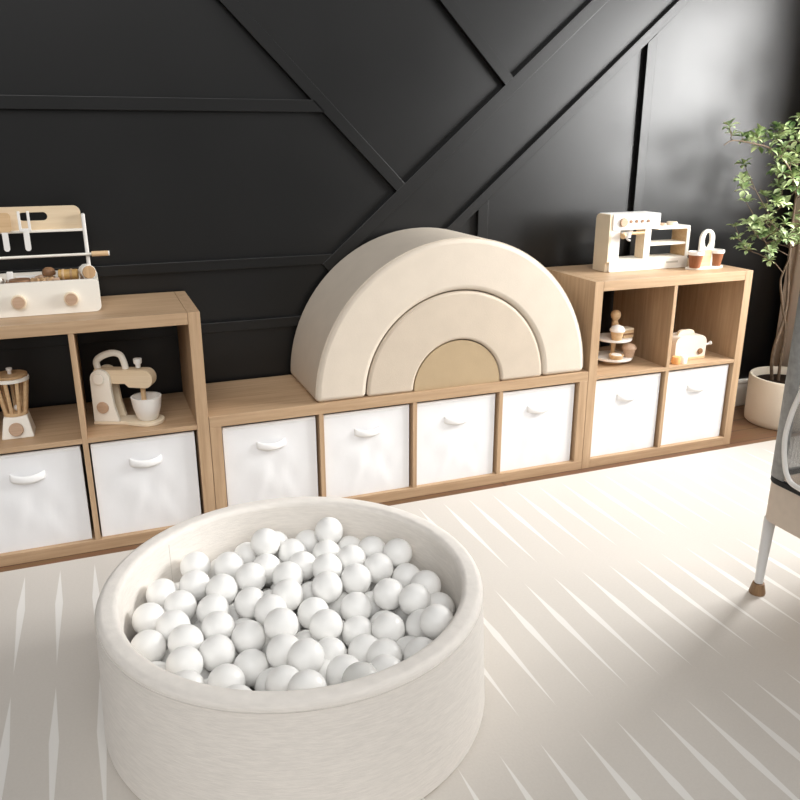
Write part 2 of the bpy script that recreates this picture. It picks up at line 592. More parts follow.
def make_bin(x, z, w, label):
    t = thing('fabric_bin', label, 'storage bin', (x - 0.002, 0.020, z), 0, 'white fabric bins in the shelves')
    o = obj('bin_body', bin_mesh(w, BH, BD), linen, t, local=True, smooth=60)
    s = o.modifiers.new('cloth', 'SOLIDIFY')
    s.thickness = 0.003
    s.offset = 0
    # rim binding
    bm = bmesh.new()
    box(bm, -w / 2, w / 2, -0.0035, 0.0025, BH - 0.010, BH + 0.001)
    obj('rim_binding', bm, linen_h, t, local=True, bevel=0.0015)
    # strap handle: a soft bulging band sewn down at both ends
    bm = bmesh.new()
    n = 16
    pts = [(-0.050 + 0.100 * k / n, -0.004 - 0.019 * math.sin(PI * k / n) ** 0.6, 0.248 - 0.007 * math.sin(PI * k / n)) for k in range(n + 1)]
    rows = []
    for (x, y, z) in pts:
        rows.append([bm.verts.new((x, y + 0.004 * abs(q) ** 2, z + 0.0125 * q)) for q in (-1, -0.5, 0, 0.5, 1)])
    for p, q in zip(rows, rows[1:]):
        for k in range(4):
            bm.faces.new((p[k], q[k], q[k + 1], p[k + 1]))
    o = obj('strap_handle', bm, linen_h, t, local=True, smooth=60)
    s = o.modifiers.new('cloth', 'SOLIDIFY')
    s.thickness = 0.004
    s.offset = 0
    return t
def copy_tree(o, parent=None):
    c = o.copy()
    C.objects.link(c)
    if parent is not None:
        c.parent = parent
    for ch in list(o.children):
        copy_tree(ch, c)
    return c
OPL = (1.465 - 2 * TH - 3 * TN) / 4
OPC = (0.765 - 2 * TH - TN) / 2
bins = [(-0.765 - G + TH + OPC / 2, 'white fabric bin directly below the toy blender, cut by the left frame edge'),
        (-G - TH - OPC / 2, 'white fabric bin directly below the toy stand mixer'),
        (TH + OPL / 2, 'white fabric bin at the left end of the low shelf, behind the ball pit'),
        (TH + OPL * 1.5 + TN, 'white fabric bin below the left foot of the foam rainbow'),
        (TH + OPL * 2.5 + TN * 2, 'white fabric bin directly below the tan half-disc in the middle of the rainbow'),
        (TH + OPL * 3.5 + TN * 3, 'white fabric bin below the right foot of the foam rainbow'),
        (1.465 + G + TH + OPC / 2, 'white fabric bin directly below the tiered cake stand'),
        (1.465 + G + TH + OPC * 1.5 + TN, 'white fabric bin directly below the toy toaster, nearest the potted plant')]
b0 = make_bin(bins[0][0], TH + 0.0005, BW, bins[0][1])
for x, lb in bins[1:]:
    c = copy_tree(b0)
    c.location = (x - 0.002, 0.020, TH + 0.0005)
    c['label'] = lb

# ------------------------------------------------------------------ foam rainbow: three nested soft blocks
RX, RZ, RY0, RY1 = 0.906, 0.4135, 0.004, 0.392
def arc(r, a0=0.0, a1=PI, n=48, cx=RX):
    return [(cx + r * math.cos(a0 + (a1 - a0) * k / n), RZ + r * math.sin(a0 + (a1 - a0) * k / n)) for k in range(n + 1)]
def soft_block(name, ro, ri, m, label, dy=0.0, bev=0.016):
    if ri > 0:
        loop = arc(ro) + arc(ri)[::-1]
    else:
        loop = arc(ro)
    bm = bmesh.new()
    # quads across the arch so the bevel and shading stay clean
    if ri > 0:
        o_, i_ = arc(ro), arc(ri)
        rings = []
        for (a, b) in zip(o_, i_):
            rings.append([bm.verts.new((a[0], RY0 + dy, a[1])), bm.verts.new((a[0], RY1, a[1])), bm.verts.new((b[0], RY1, b[1])), bm.verts.new((b[0], RY0 + dy, b[1]))])
        for p, q in zip(rings, rings[1:]):
            for k in range(4):
                bm.faces.new((p[k], p[(k + 1) % 4], q[(k + 1) % 4], q[k]))
        bm.faces.new(rings[0]); bm.faces.new(rings[-1][::-1])
    else:
        slab([loop], RY0 + dy, RY1, 'y', bm)
        bmesh.ops.dissolve_limit(bm, angle_limit=0.02, verts=bm.verts, edges=bm.edges)
    t = thing(name, label, 'foam block', (RX, (RY0 + RY1) / 2, RZ), 0, 'nested foam rainbow blocks')
    obj('cover', bm, m, t, bevel=bev, seg=4, smooth=35)
    # stitched seam following the front edge
    path = [(x, RY0 + dy + bev * 0.55, z) for x, z in arc(ro - 0.0006 if ri else ro - 0.0006, 0.03, PI - 0.03)]
    obj('seam', tube(path, 0.0016, 6), {foamA: foamA, foamB: foamB, foamC: foamC}[m], t, smooth=60)
    return t
soft_block('foam_arch', 0.540, 0.357, foamA, 'large ivory outer foam arch of the rainbow on the low shelf', 0.0, 0.018)
soft_block('foam_arch', 0.353, 0.177, foamB, 'oatmeal middle foam arch nested inside the large ivory arch', 0.003, 0.011)
soft_block('foam_half_disc', 0.173, 0.0, foamC, 'small tan foam half-disc at the centre of the rainbow', 0.008, 0.010)

# ------------------------------------------------------------------ ball pit
PX, PY, PR, PRI, PH = 0.052, -0.924, 0.435, 0.384, 0.322
pit = thing('ball_pit', 'round heathered light grey foam ball pit on the play mat', 'ball pit', (PX, PY, 0.012))
def oval(bm):
    for v in bm.verts:
        v.co.y = PY + (v.co.y - PY) * 1.022
def ring_prof(ri, ro, z0, z1, r):
    out = []
    for cx, cz, a0 in ((ro - r, z0 + r, -0.5 * PI), (ro - r, z1 - r, 0.0), (ri + r, z1 - r, 0.5 * PI), (ri + r, z0 + r, PI)):
        for k in range(7):
            a = a0 + 0.5 * PI * k / 6
            out.append((cx + r * math.cos(a), cz + r * math.sin(a)))
    return out
FL = 0.014                                     # the foam wall spreads slightly towards the floor
PT = PR - 0.003
prof = [(r + (FL * (PH - z) / PH - 0.003 if r > (PRI + PR) / 2 else 0), z) for r, z in ring_prof(PRI, PR, 0.0125, PH, 0.015)]
# extra rings down the outside so that the cover can sag a little
bm = lathe(prof, PX, PY, 128, closed=True)
oval(bm)
obj('ring_cover', bm, pitfab, pit, smooth=60)
obj('floor_pad', lathe([(0, 0.0125), (PRI - 0.001, 0.0125), (PRI - 0.001, 0.05), (0, 0.05)], PX, PY, 96), foampad, pit, smooth=40)
bm = tube([(PX + (PT + 0.0009) * math.cos(2 * PI * k / 128), PY + (PT + 0.0009) * math.sin(2 * PI * k / 128), PH - 0.016) for k in range(129)], 0.0013, 6, cap=False)
oval(bm)
obj('rim_seam', bm, pitseam, pit, smooth=60)
a = math.radians(131)
bm = tube([(PX + PRI * math.cos(a), PY + PRI * math.sin(a), z) for z in (0.06, 0.15, 0.25, 0.303)], 0.0010, 6)
oval(bm)
obj('side_seam', bm, pitseam, pit, smooth=60)

# balls
TOP = [(43,-639,266),(-1,-601,214),(-141,-643,236),(-60,-668,232),(30,-705,227),(-154,-729,232),(-233,-737,229),(-198,-807,229),(-96,-783,238),(-21,-762,242),(66,-790,242),(47,-865,238),(-128,-853,229),(-40,-852,228),(-271,-832,227),(-223,-892,233),(-129,-931,231),(-70,-982,224),(1,-1000,251),(-204,-968,238),(-11,-1076,235),(-145,-1019,229),(-216,-1049,239),(-81,-1062,205),(-282,-951,232),(-144,-1131,232),(-49,-1133,198),(-6,-922,241),(218,-638,266),(167,-602,220),(111,-655,230),(191,-704,235),(268,-659,210),(312,-722,232),(363,-781,244),(240,-765,242),(295,-820,235),(118,-733,231),(167,-792,246),(224,-853,237),(361,-851,208),(383,-924,223),(145,-867,239),(279,-939,231),(197,-934,209),(321,-1003,243),(386,-998,202),(310,-1076,220),(319,-1137,267),(96,-918,208),(236,-1053,214),(105,-994,219),(177,-1007,192),(92,-1067,194),(168,-1086,195),(257,-1128,195),(88,-1192,234),(100,-1263,262),(165,-1227,238),(-8,-1261,272),(190,-1155,223),(20,-1145,260),(-38,-1195,244),(56,-1135,192)]
LOW = [(61,-753,173),(273,-1144,110),(167,-758,175),(251,-986,176),(-172,-1087,174),(-44,-1029,145),(276,-941,118),(114,-1259,185),(80,-1191,129),(379,-826,135),(-105,-741,173),(182,-860,170),(111,-695,160),(80,-584,224),(161,-1082,115),(308,-698,154),(31,-898,169),(-102,-882,120),(250,-1202,158),(330,-952,174),(-49,-1182,136),(180,-661,171),(-249,-1084,161),(-38,-1253,191),(304,-837,156),(-69,-1099,121),(-118,-665,159),(-122,-1043,133),(-136,-1208,235),(-152,-1197,108),(-230,-942,169),(-197,-1013,171),(48,-838,121),(-217,-895,104),(243,-710,93),(-220,-850,168),(-180,-964,112),(87,-1106,125),(-71,-811,170),(331,-887,103),(-70,-910,185),(119,-590,157),(41,-1265,211),(-190,-684,180),(-27,-863,131),(119,-1020,137),(-183,-761,167),(-68,-702,112),(14,-814,187),(-161,-904,166),(285,-768,126),(-65,-951,118),(208,-1020,121),(-207,-1055,102),(17,-1200,175),(64,-968,157),(259,-1195,235),(4,-1097,148),(130,-1150,172),(173,-1214,160),(32,-701,123),(-287,-890,178),(-16,-774,127),(52,-647,180),(-12,-962,174),(-73,-607,185),(-222,-1127,235),(-190,-1164,174),(111,-878,142),(-258,-782,168),(-217,-714,113),(24,-1030,182),(236,-805,175),(248,-645,136),(-289,-924,108),(-145,-828,156),(-115,-1149,160),(-87,-613,109),(167,-713,110),(327,-1029,160),(28,-584,141),(237,-724,175),(-18,-646,146),(-30,-717,179),(86,-642,109),(-275,-1020,197),(144,-948,154),(114,-773,120),(13,-939,104),(-106,-1226,165),(328,-1124,161),(203,-913,117),(185,-805,116),(-123,-972,165),(263,-1070,142),(253,-892,174),(-155,-1113,103),(116,-815,188),(52,-1265,134),(288,-1015,94),(-280,-1001,121),(392,-902,149),(352,-761,169),(-134,-769,106),(202,-1142,142)]
BR = 0.0385
GENERIC = 'plain white ball within the heap in the ball pit, not one of the two highest'
bme = bmesh.new()
bmesh.ops.create_uvsphere(bme, u_segments=32, v_segments=20, radius=BR)
me = bpy.data.meshes.new('ball')
bme.to_mesh(me)
bme.free()
me.materials.append(plastic)
for p in me.polygons:
    p.use_smooth = True
first = bpy.data.objects.new('ball', me)
C.objects.link(first)
tag(first, GENERIC, 'ball', 'white balls in the ball pit')
SPECIAL = {0: 'second highest white ball at the back of the pit, left of the topmost one',
           28: 'topmost white ball at the very back of the pit, sitting clear of the heap'}
for i, q in enumerate(TOP + LOW):
    o = first if i == 0 else first.copy()
    if i:
        C.objects.link(o)
    o.location = (q[0] / 1000, q[1] / 1000, q[2] / 1000)
    o['label'] = SPECIAL.get(i, GENERIC)
# the one see-through ball, near the front rim
me2 = me.copy()
me2.materials.clear()
me2.materials.append(clear_plastic)
cb = [o for o in C.objects if o.name.startswith('ball') and (o.location - Vector([v / 1000 for v in TOP[57]])).length < 1e-4][0]
cb.data = me2
cb['label'] = 'semi-transparent milky ball at the front of the pit, right against the near rim'

paletoy = wood('pale_toy_maple', rgb(222, 198, 164), rgb(236, 216, 186), 'x', 0.5, 90)
def smooth_path(p, n=5):
    p = [Vector(q) for q in p]
    out = []
    for i in range(len(p) - 1):
        a, b, c, d = p[max(i - 1, 0)], p[i], p[i + 1], p[min(i + 2, len(p) - 1)]
        for k in range(n):
            u = k / n
            out.append(0.5 * ((2 * b) + (c - a) * u + (2 * a - 5 * b + 4 * c - d) * u * u + (3 * b - a - 3 * c + d) * u ** 3))
    out.append(p[-1])
    return out
# ------------------------------------------------------------------ toy barbecue on the left shelf
ZT = 0.7655
g = thing('toy_grill', 'cream wooden toy barbecue with two front knobs on the left shelf', 'toy grill', (-0.49, 0.24, ZT))
GX0, GX1, GY0, GY1, GZ = -0.70, -0.287, 0.122, 0.345, 0.868
bm = bmesh.new()
slab([rrect(GX0, GX1, ZT + 0.0005, GZ, 0.018, 6)], GY0, GY0 + 0.014, 'y', bm)
slab([rrect(GX0, GX1, ZT + 0.0005, GZ, 0.018, 6)], GY1 - 0.014, GY1, 'y', bm)
box(bm, GX0, GX0 + 0.012, GY0 + 0.014, GY1 - 0.014, ZT + 0.018, GZ - 0.012)
box(bm, GX1 - 0.012, GX1, GY0 + 0.014, GY1 - 0.014, ZT + 0.018, GZ - 0.012)
box(bm, GX0 + 0.012, GX1 - 0.012, GY0 + 0.014, GY1 - 0.014, ZT + 0.0005, ZT + 0.012)
obj('body', bm, cream, g, bevel=0.002)
bm = bmesh.new()
x = GX0 + 0.03
while x < GX1 - 0.03:
    box(bm, x, x + 0.010, GY0 + 0.0145, GY1 - 0.0145, GZ - 0.022, GZ - 0.014)
    x += 0.022
obj('grate', bm, toydark, g, bevel=0.001)
for kx in (-0.520, -0.372):
    k = obj('knob', disc((kx, GY0, 0.812), (0, -1, 0), 0.0215, 0.013, 28), creamdim, g, bevel=0.0015, smooth=40)
    obj('knob_cap', disc((kx, GY0 - 0.013, 0.812), (0, -1, 0), 0.0175, 0.003, 28), pink_wood, k, smooth=40)
# uprights, slotted back panel with a ledge
YP = 0.300
bm = bmesh.new()
box(bm, GX1 - 0.0288, GX1 - 0.0168, YP - 0.012, YP + 0.028, ZT + 0.06, 1.052)
obj('upright', bm, white, g, bevel=0.004, seg=3)
bm = bmesh.new()
box(bm, GX0 + 0.0138, GX0 + 0.0258, YP - 0.012, YP + 0.028, ZT + 0.06, 1.052)
obj('upright', bm, white, g, bevel=0.004, seg=3)
bm = bmesh.new()
hole = [(x_, z_) for x_, z_ in rrect(-0.500, -0.416, 1.034, 1.060, 0.0128, 8)]
slab([rrect(GX0 + 0.026, GX1 - 0.029, 1.002, 1.078, 0.022, 6, 'cd'), hole], YP + 0.010, YP + 0.022, 'y', bm)
obj('back_panel', bm, paletoy, g, bevel=0.0015)
obj('panel_ledge', B(GX0 + 0.026, GX1 - 0.029, YP - 0.014, YP + 0.010, 0.999, 1.006), cream, g, bevel=0.0015)
# skewer rail with a thick end grip
bm = tube([(GX0 - 0.03, YP - 0.019, 0.925), (-0.262, YP - 0.019, 0.925)], 0.0045, 12)
r_ = obj('spit_rod', bm, cream, g, smooth=40)
bm = tube([(-0.298, YP - 0.019, 0.925), (-0.246, YP - 0.019, 0.925)], 0.0085, 16)
gr = obj('spit_grip', bm, toywood, r_, bevel=0.002, smooth=40)
obj('grip_end', disc((-0.246, YP - 0.019, 0.925), (1, 0, 0), 0.0078, 0.004, 16), white, r_, smooth=40)

# utensils hanging from the ledge
YU = YP - 0.022
t = thing('toy_spatula', 'toy spatula with wooden blade and white handle hanging left on the toy grill', 'toy utensil', (-0.543, YU, 0.95), 0, 'utensils hanging on the toy grill')
obj('blade', slab([rrect(-0.570, -0.521, 1.004, 1.064, 0.012, 5)], YU - 0.0035, YU + 0.0035, 'y'), toywood, t, bevel=0.001)
obj('handle', slab([rrect(-0.5515, -0.5345, 0.945, 1.004, 0.008, 6, 'ab')], YU - 0.004, YU + 0.004, 'y'), white, t, bevel=0.0015)
t = thing('toy_tongs', 'white two-pronged toy fork hanging in front of the slot of the toy grill', 'toy utensil', (-0.481, YU, 0.95), 0, 'utensils hanging on the toy grill')
bm = bmesh.new()
for s in (-1, 1):
    cx = -0.4835 + s * 0.0135
    box(bm, cx - 0.004, cx + 0.004, YU - 0.003, YU + 0.003, 1.013, 1.067)
box(bm, -0.501, -0.466, YU - 0.003, YU + 0.003, 1.004, 1.014)
obj('prongs', bm, white, t, bevel=0.0012)
obj('handle', slab([rrect(-0.4905, -0.4735, 0.944, 1.004, 0.008, 6, 'ab')], YU - 0.004, YU + 0.004, 'y'), white, t, bevel=0.0015)

# play food on the grate (grate top at GZ - 0.014)
ZG = GZ - 0.014
def food(name, bm, m, label, cat='toy food', parts=(), bevel=0.0, smooth=40):
    vs = [v.co.copy() for v in bm.verts]
    o = Vector((sum(v.x for v in vs) / len(vs), sum(v.y for v in vs) / len(vs), min(v.z for v in vs)))
    if not parts:
        r = obj(name, bm, m, None, o, bevel, smooth=smooth)
        return tag(r, label, cat)
    t = thing(name, label, cat, o)
    obj(parts[0][0], bm, m, t, bevel=bevel, smooth=smooth)
    for nm, b2, m2 in parts[1:]:
        obj(nm, b2, m2, t, bevel=bevel, smooth=smooth)
    return t
food('toy_onion_ring', lathe([(0.010, ZG), (0.019, ZG), (0.021, ZG + 0.010), (0.019, ZG + 0.022), (0.010, ZG + 0.022)], -0.585, 0.215, 24, closed=True), cream,
     'cream ring-shaped toy food at the far left on the toy grill')
food('toy_patty', lathe([(0, ZG), (0.030, ZG), (0.033, ZG + 0.006), (0.030, ZG + 0.014), (0, ZG + 0.014)], -0.515, 0.200, 28), toydark,
     'flat brown toy burger patty lying on the toy grill beside the white block')
food('toy_cheese_block', B(-0.553, -0.535, 0.235, 0.255, ZG, ZG + 0.032), white, 'small white toy food block on the toy grill behind the brown patty', bevel=0.002)
food('toy_bread_stick', B(-0.530, -0.462, 0.250, 0.262, ZG, ZG + 0.016), white, 'thin white toy stick lying beside the small white block on the toy grill', bevel=0.003)
bm = bmesh.new()
pts = [(-0.478 + 0.056 * k / 16, 0.190 + 0.008 * math.sin(k * 1.2), ZG + 0.008 + 0.003 * math.cos(k * 1.6)) for k in range(17)]
tube(pts, 0.0075, 8, bm)
food('toy_bacon_strip', bm, toytan, 'wavy tan toy bacon strip on the middle of the toy grill')
food('toy_shrimp', tube([(-0.452 + 0.018 * math.cos(a), 0.228 + 0.018 * math.sin(a), ZG + 0.009) for a in [k * 0.42 for k in range(9)]], [0.004, 0.007, 0.009, 0.009, 0.009, 0.008, 0.007, 0.006, 0.005], 10), pink_wood,
     'small curled rosy toy shrimp on the toy grill behind the bacon strip')
bm = lathe([(0.0, ZG), (0.009, ZG), (0.009, ZG + 0.014), (0, ZG + 0.014)], -0.431, 0.243, 20)
cap = lathe([(0.008, ZG + 0.013), (0.019, ZG + 0.016), (0.021, ZG + 0.024), (0.017, ZG + 0.034), (0.009, ZG + 0.040), (0, ZG + 0.041)], -0.431, 0.243, 24)
food('toy_mushroom', bm, toywood, 'brown round toy mushroom on the toy grill left of the yellow sausage', parts=(('stem',), ('cap', cap, toydark)))
bm = B(-0.437, -0.400, 0.180, 0.196, ZG, ZG + 0.014)
food('toy_marshmallow_bar', bm, pink_wood, 'flat pale pink toy food bar lying at the front of the toy grill', parts=(('bar',), ('dot', disc((-0.420, 0.180, ZG + 0.007), (0, -1, 0), 0.004, 0.0012, 12), toydark)), bevel=0.002)
bm = tube([(-0.402, 0.222, ZG + 0.018), (-0.345, 0.214, ZG + 0.018)], 0.0165, 20)
ring1 = tube([(-0.392, 0.2206, ZG + 0.018), (-0.384, 0.2195, ZG + 0.018)], 0.0180, 20)
ring2 = tube([(-0.368, 0.2172, ZG + 0.018), (-0.360, 0.2161, ZG + 0.018)], 0.0180, 20)
yellowwood = wood('honey_wood', rgb(196, 152, 84), rgb(216, 178, 116), 'x', 0.5, 90)
food('toy_corn_cob', bm, yellowwood, 'honey-coloured toy corn cob lying on the right of the toy grill', parts=(('cob',), ('band', ring1, toywood), ('band', ring2, toytan)), bevel=0.002)
bm = tube([(-0.322, 0.232, ZG + 0.0245), (-0.312, 0.196, ZG + 0.0245)], 0.0235, 10)
c2 = tube([(-0.3125, 0.198, ZG + 0.0245), (-0.311, 0.193, ZG + 0.0245)], 0.0215, 10)
food('toy_food_slice', bm, cream, 'thick octagonal toy slice with tan face at the right end of the toy grill', parts=(('slice',), ('tan_face', c2, toytan)), bevel=0.002)

# ------------------------------------------------------------------ toy blender in the left cube
ZS = 0.765 / 2 + 0.008 + 0.0005
bx0, by0 = -0.577, 0.124
t = thing('toy_blender', 'wooden toy blender with slatted jar and cream base in the left cube', 'toy blender', (bx0, by0, ZS))
bm = bmesh.new()
v = []
for z, h in ((ZS, 0.0470), (ZS + 0.068, 0.0345)):
    v.append([bm.verts.new((bx0 + sx * h, by0 + sy * h, z)) for sx, sy in ((-1, -1), (1, -1), (1, 1), (-1, 1))])
bm.faces.new(v[0][::-1]); bm.faces.new(v[1])
for k in range(4):
    bm.faces.new((v[0][k], v[0][(k + 1) % 4], v[1][(k + 1) % 4], v[1][k]))
obj('base', bm, cream, t, bevel=0.004, seg=3)
ax = Vector((0, -1, 0.18)).normalized()
k = obj('dial', disc((bx0 - 0.002, by0 - 0.0415, ZS + 0.030), ax, 0.021, 0.009, 28), pink_wood, t, bevel=0.002, smooth=40)
zj = ZS + 0.0685
obj('jar_floor', lathe([(0, zj), (0.036, zj), (0.036, zj + 0.010), (0, zj + 0.010)], bx0, by0, 32), toywood, t, bevel=0.001, smooth=40)
zt = ZS + 0.182
for k in range(9):
    a = 2 * PI * k / 9 + 0.25
    bm = bmesh.new()
    tube([(bx0 + 0.031 * math.cos(a), by0 + 0.031 * math.sin(a), zj + 0.009), (bx0 + 0.047 * math.cos(a), by0 + 0.047 * math.sin(a), zt)], 0.0058, 8, bm)
    obj('jar_slat', bm, toywood, t, smooth=40)
obj('jar_rim', lathe([(0.040, zt - 0.003), (0.053, zt - 0.003), (0.053, zt + 0.008), (0.040, zt + 0.008)], bx0, by0, 36, closed=True), cream, t, bevel=0.001, smooth=40)
ld = obj('lid', lathe([(0, zt + 0.0085), (0.050, zt + 0.0085), (0.050, zt + 0.017), (0, zt + 0.017)], bx0, by0, 36), toytan, t, bevel=0.0015, smooth=40)
obj('lid_knob', lathe([(0, zt + 0.0172), (0.006, zt + 0.0172), (0.006, zt + 0.026), (0.009, zt + 0.030), (0.009, zt + 0.036), (0, zt + 0.037)], bx0, by0, 20), white, ld, smooth=40)
obj('rotor', ball((bx0 + 0.006, by0 - 0.004, zj + 0.0205), 0.0095), white, t, smooth=60)

# ------------------------------------------------------------------ toy stand mixer (turned a little towards the camera)
MXP = (-0.301, 0.146, ZS)
ROT = -0.42
t = thing('toy_stand_mixer', 'cream and beech wooden toy stand mixer in the right cube of the left shelf', 'toy mixer', MXP, ROT)
def local(o):
    return o
bm = bmesh.new()
out = [(-0.041, -0.038), (0.060, -0.034)]
for k in range(15):
    a = -0.62 * PI + 1.24 * PI * k / 14
    out.append((0.128 + 0.052 * math.cos(a), 0.052 * math.sin(a)))
out += [(0.060, 0.034), (-0.041, 0.038)]
slab([out], 0.0, 0.011, 'z', bm)
obj('base_plate', bm, creamdim, t, local=True, bevel=0.002)
def plate(y0, y1):
    o = [(-0.039, 0.0112), (0.045, 0.0112), (0.033, 0.060), (0.028, 0.115), (0.027, 0.150)]
    for k in range(13):
        a = 0.0 + PI * k / 12
        o.append((-0.005 + 0.032 * math.cos(a), 0.154 + 0.032 * math.sin(a)))
    o += [(-0.037, 0.150)]
    return slab([o], y0, y1, 'y')
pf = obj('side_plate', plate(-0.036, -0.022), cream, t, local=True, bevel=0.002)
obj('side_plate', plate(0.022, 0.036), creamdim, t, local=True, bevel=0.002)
obj('pivot_button', disc((-0.007, -0.036, 0.156), (0, -1, 0), 0.0185, 0.008, 24), cream, pf, local=True, bevel=0.002, smooth=40)
obj('dial', disc((-0.004, -0.036, 0.060), (0, -1, 0), 0.0195, 0.006, 24), pink_wood, pf, local=True, bevel=0.0015, smooth=40)
arm = []
arm += [(-0.028, 0.136), (0.070, 0.136), (0.082, 0.124)]
for k in range(13):
    a = -0.5 * PI + PI * k / 12
    arm.append((0.136 + 0.026 * math.cos(a), 0.152 + 0.030 * math.sin(a)))
arm += [(-0.028, 0.182)]
ao = obj('arm', slab([arm], -0.0215, 0.0215, 'y'), paletoy, t, local=True, bevel=0.003, seg=3)
n = 20
hp = smooth_path([(-0.022, 0, 0.182), (-0.024, 0, 0.205), (-0.006, 0, 0.222), (0.030, 0, 0.234), (0.056, 0, 0.228), (0.066, 0, 0.206), (0.070, 0, 0.182)], 5)
obj('carry_handle', tube(hp, 0.0085, 12, flat=1.3), cream, ao, local=True, smooth=60)
obj('top_knob', lathe([(0, 0.186), (0.008, 0.186), (0.008, 0.196), (0.013, 0.202), (0.0135, 0.216), (0, 0.217)], 0.112, 0, 20), white, ao, local=True, smooth=40)
obj('beater', lathe([(0, 0.030), (0.006, 0.030), (0.012, 0.044), (0.012, 0.070), (0.008, 0.078), (0.008, 0.1245), (0, 0.1245)], 0.120, 0, 20), toywood, ao, local=True, smooth=40)
Mw = Matrix.Translation(MXP) @ Matrix.Rotation(ROT, 4, 'Z')
bc = Mw @ Vector((0.128, 0, 0.0115))
bowl = lathe([(0, bc.z), (0.028, bc.z), (0.033, bc.z + 0.004), (0.044, bc.z + 0.040), (0.049, bc.z + 0.078), (0.0435, bc.z + 0.078), (0.038, bc.z + 0.040), (0.026, bc.z + 0.010), (0, bc.z + 0.008)], bc.x, bc.y, 40)
tag(obj('toy_mixing_bowl', bowl, white, None, bc, smooth=50), 'small white wooden mixing bowl standing under the beater of the toy mixer', 'toy bowl')

# ------------------------------------------------------------------ toy espresso machine on the right shelf
EX, EY = 1.636, 0.170
t = thing('toy_coffee_machine', 'cream wooden toy coffee machine with open side shelf on the right shelf', 'toy coffee machine', (1.84, EY + 0.05, ZT))
YB = EY + 0.095
side = []
side += [(EY + 0.012, ZT + 0.0005), (YB, ZT + 0.0005), (YB, 0.975)]
for k in range(7):
    a = 0.5 * PI * k / 6
    side.append((YB - 0.022 + 0.022 * math.cos(a), 0.972 + 0.022 * math.sin(a)))
side += [(EY, 0.994), (EY, 0.806), (EY + 0.012, 0.800)]
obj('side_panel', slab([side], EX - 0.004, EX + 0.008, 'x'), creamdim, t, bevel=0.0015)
obj('base', slab([rrect(EX + 0.0085, 2.034, ZT + 0.0005, 0.812, 0.006, 4)], EY, YB, 'y'), cream, t, bevel=0.002)
hd = obj('control_panel', B(EX + 0.0085, 1.872, EY - 0.006, YB, 0.932, 0.994), white, t, bevel=0.003)
obj('column', B(EX + 0.0085, 1.692, EY + 0.008, YB, 0.8125, 0.9315), white, t, bevel=0.0015)
obj('column', B(1.806, 1.836, EY + 0.004, EY + 0.058, 0.8125, 0.9315), paletoy, t, bevel=0.0015)
obj('column_face', B(1.806, 1.836, EY, EY + 0.0038, 0.8125, 0.9315), cream, t, bevel=0.0008)
obj('shelf_board', B(1.8725, 2.034, EY + 0.002, YB, 0.926, 0.938), cream, t, bevel=0.0015)
obj('shelf_board', B(1.8365, 2.018, EY + 0.004, YB, 0.862, 0.872), cream, t, bevel=0.0015)
up = obj('upright', B(2.0185, 2.034, EY + 0.0045, YB, 0.8125, 0.9255), toywood, t, bevel=0.0012)
obj('upright_face', B(2.0185, 2.034, EY, EY + 0.004, 0.8125, 0.9255), cream, up, bevel=0.0008)
obj('dial', disc((1.690, EY - 0.006, 0.963), (0, -1, 0), 0.0175, 0.010, 26), pink_wood, hd, bevel=0.002, smooth=40)
for bxk in (1.727, 1.754, 1.782, 1.811):
    obj('button', disc((bxk, EY - 0.006, 0.965), (0, -1, 0), 0.0062, 0.004, 18), toydark, hd, smooth=40)
obj('brew_head', lathe([(0, 0.915), (0.024, 0.915), (0.024, 0.9315), (0, 0.9315)], 1.742, EY + 0.034, 28), steel, hd, smooth=40)
obj('cup_rail', tube([(1.6925, EY + 0.006, 0.917), (1.8055, EY + 0.006, 0.917)], 0.006, 12), toywood, t, smooth=40)
obj('engraved_mark', B(1.925, 1.985, EY - 0.0008, EY - 0.0001, 0.788, 0.796), engraved, t)
# portafilter: separate, hung under the head
pz = 0.917
t = thing('toy_portafilter', 'small toy portafilter with wooden handle hooked under the toy coffee machine head', 'toy portafilter', (1.665, EY - 0.03, pz))
bm = tube([(1.665, EY - 0.045, pz - 0.004), (1.690, EY - 0.020, pz)], [0.011, 0.009], 14)
obj('handle', bm, toywood, t, bevel=0.002, smooth=40)
obj('filter_cup', lathe([(0, pz - 0.014), (0.017, pz - 0.014), (0.020, pz + 0.006), (0, pz + 0.006)], 1.706, EY - 0.012, 26), steel, t, smooth=40)
obj('spout', tube([(1.706, EY - 0.012, pz - 0.014), (1.712, EY - 0.016, pz - 0.022), (1.722, EY - 0.018, pz - 0.026)], 0.004, 10), steel, t, smooth=60)
# two discs (coffee pods) on its shelf top
for px_, m_, lb in ((1.925, pink_wood, 'small rosy wooden coffee pod left on top of the toy coffee machine shelf'), (1.972, creamdim, 'larger pale wooden coffee pod right on top of the toy coffee machine shelf')):
    r0 = 0.017 if m_ is pink_wood else 0.024
    tag(obj('toy_coffee_pod', lathe([(0, 0.9385), (r0, 0.9385), (r0 * 0.86, 0.9385 + r0 * 0.55), (0, 0.9385 + r0 * 0.55)], px_, EY + 0.045, 26), m_, None, (px_, EY + 0.045, 0.9385), 0.001, smooth=40), lb, 'toy coffee pod', 'coffee pods on the toy coffee machine')

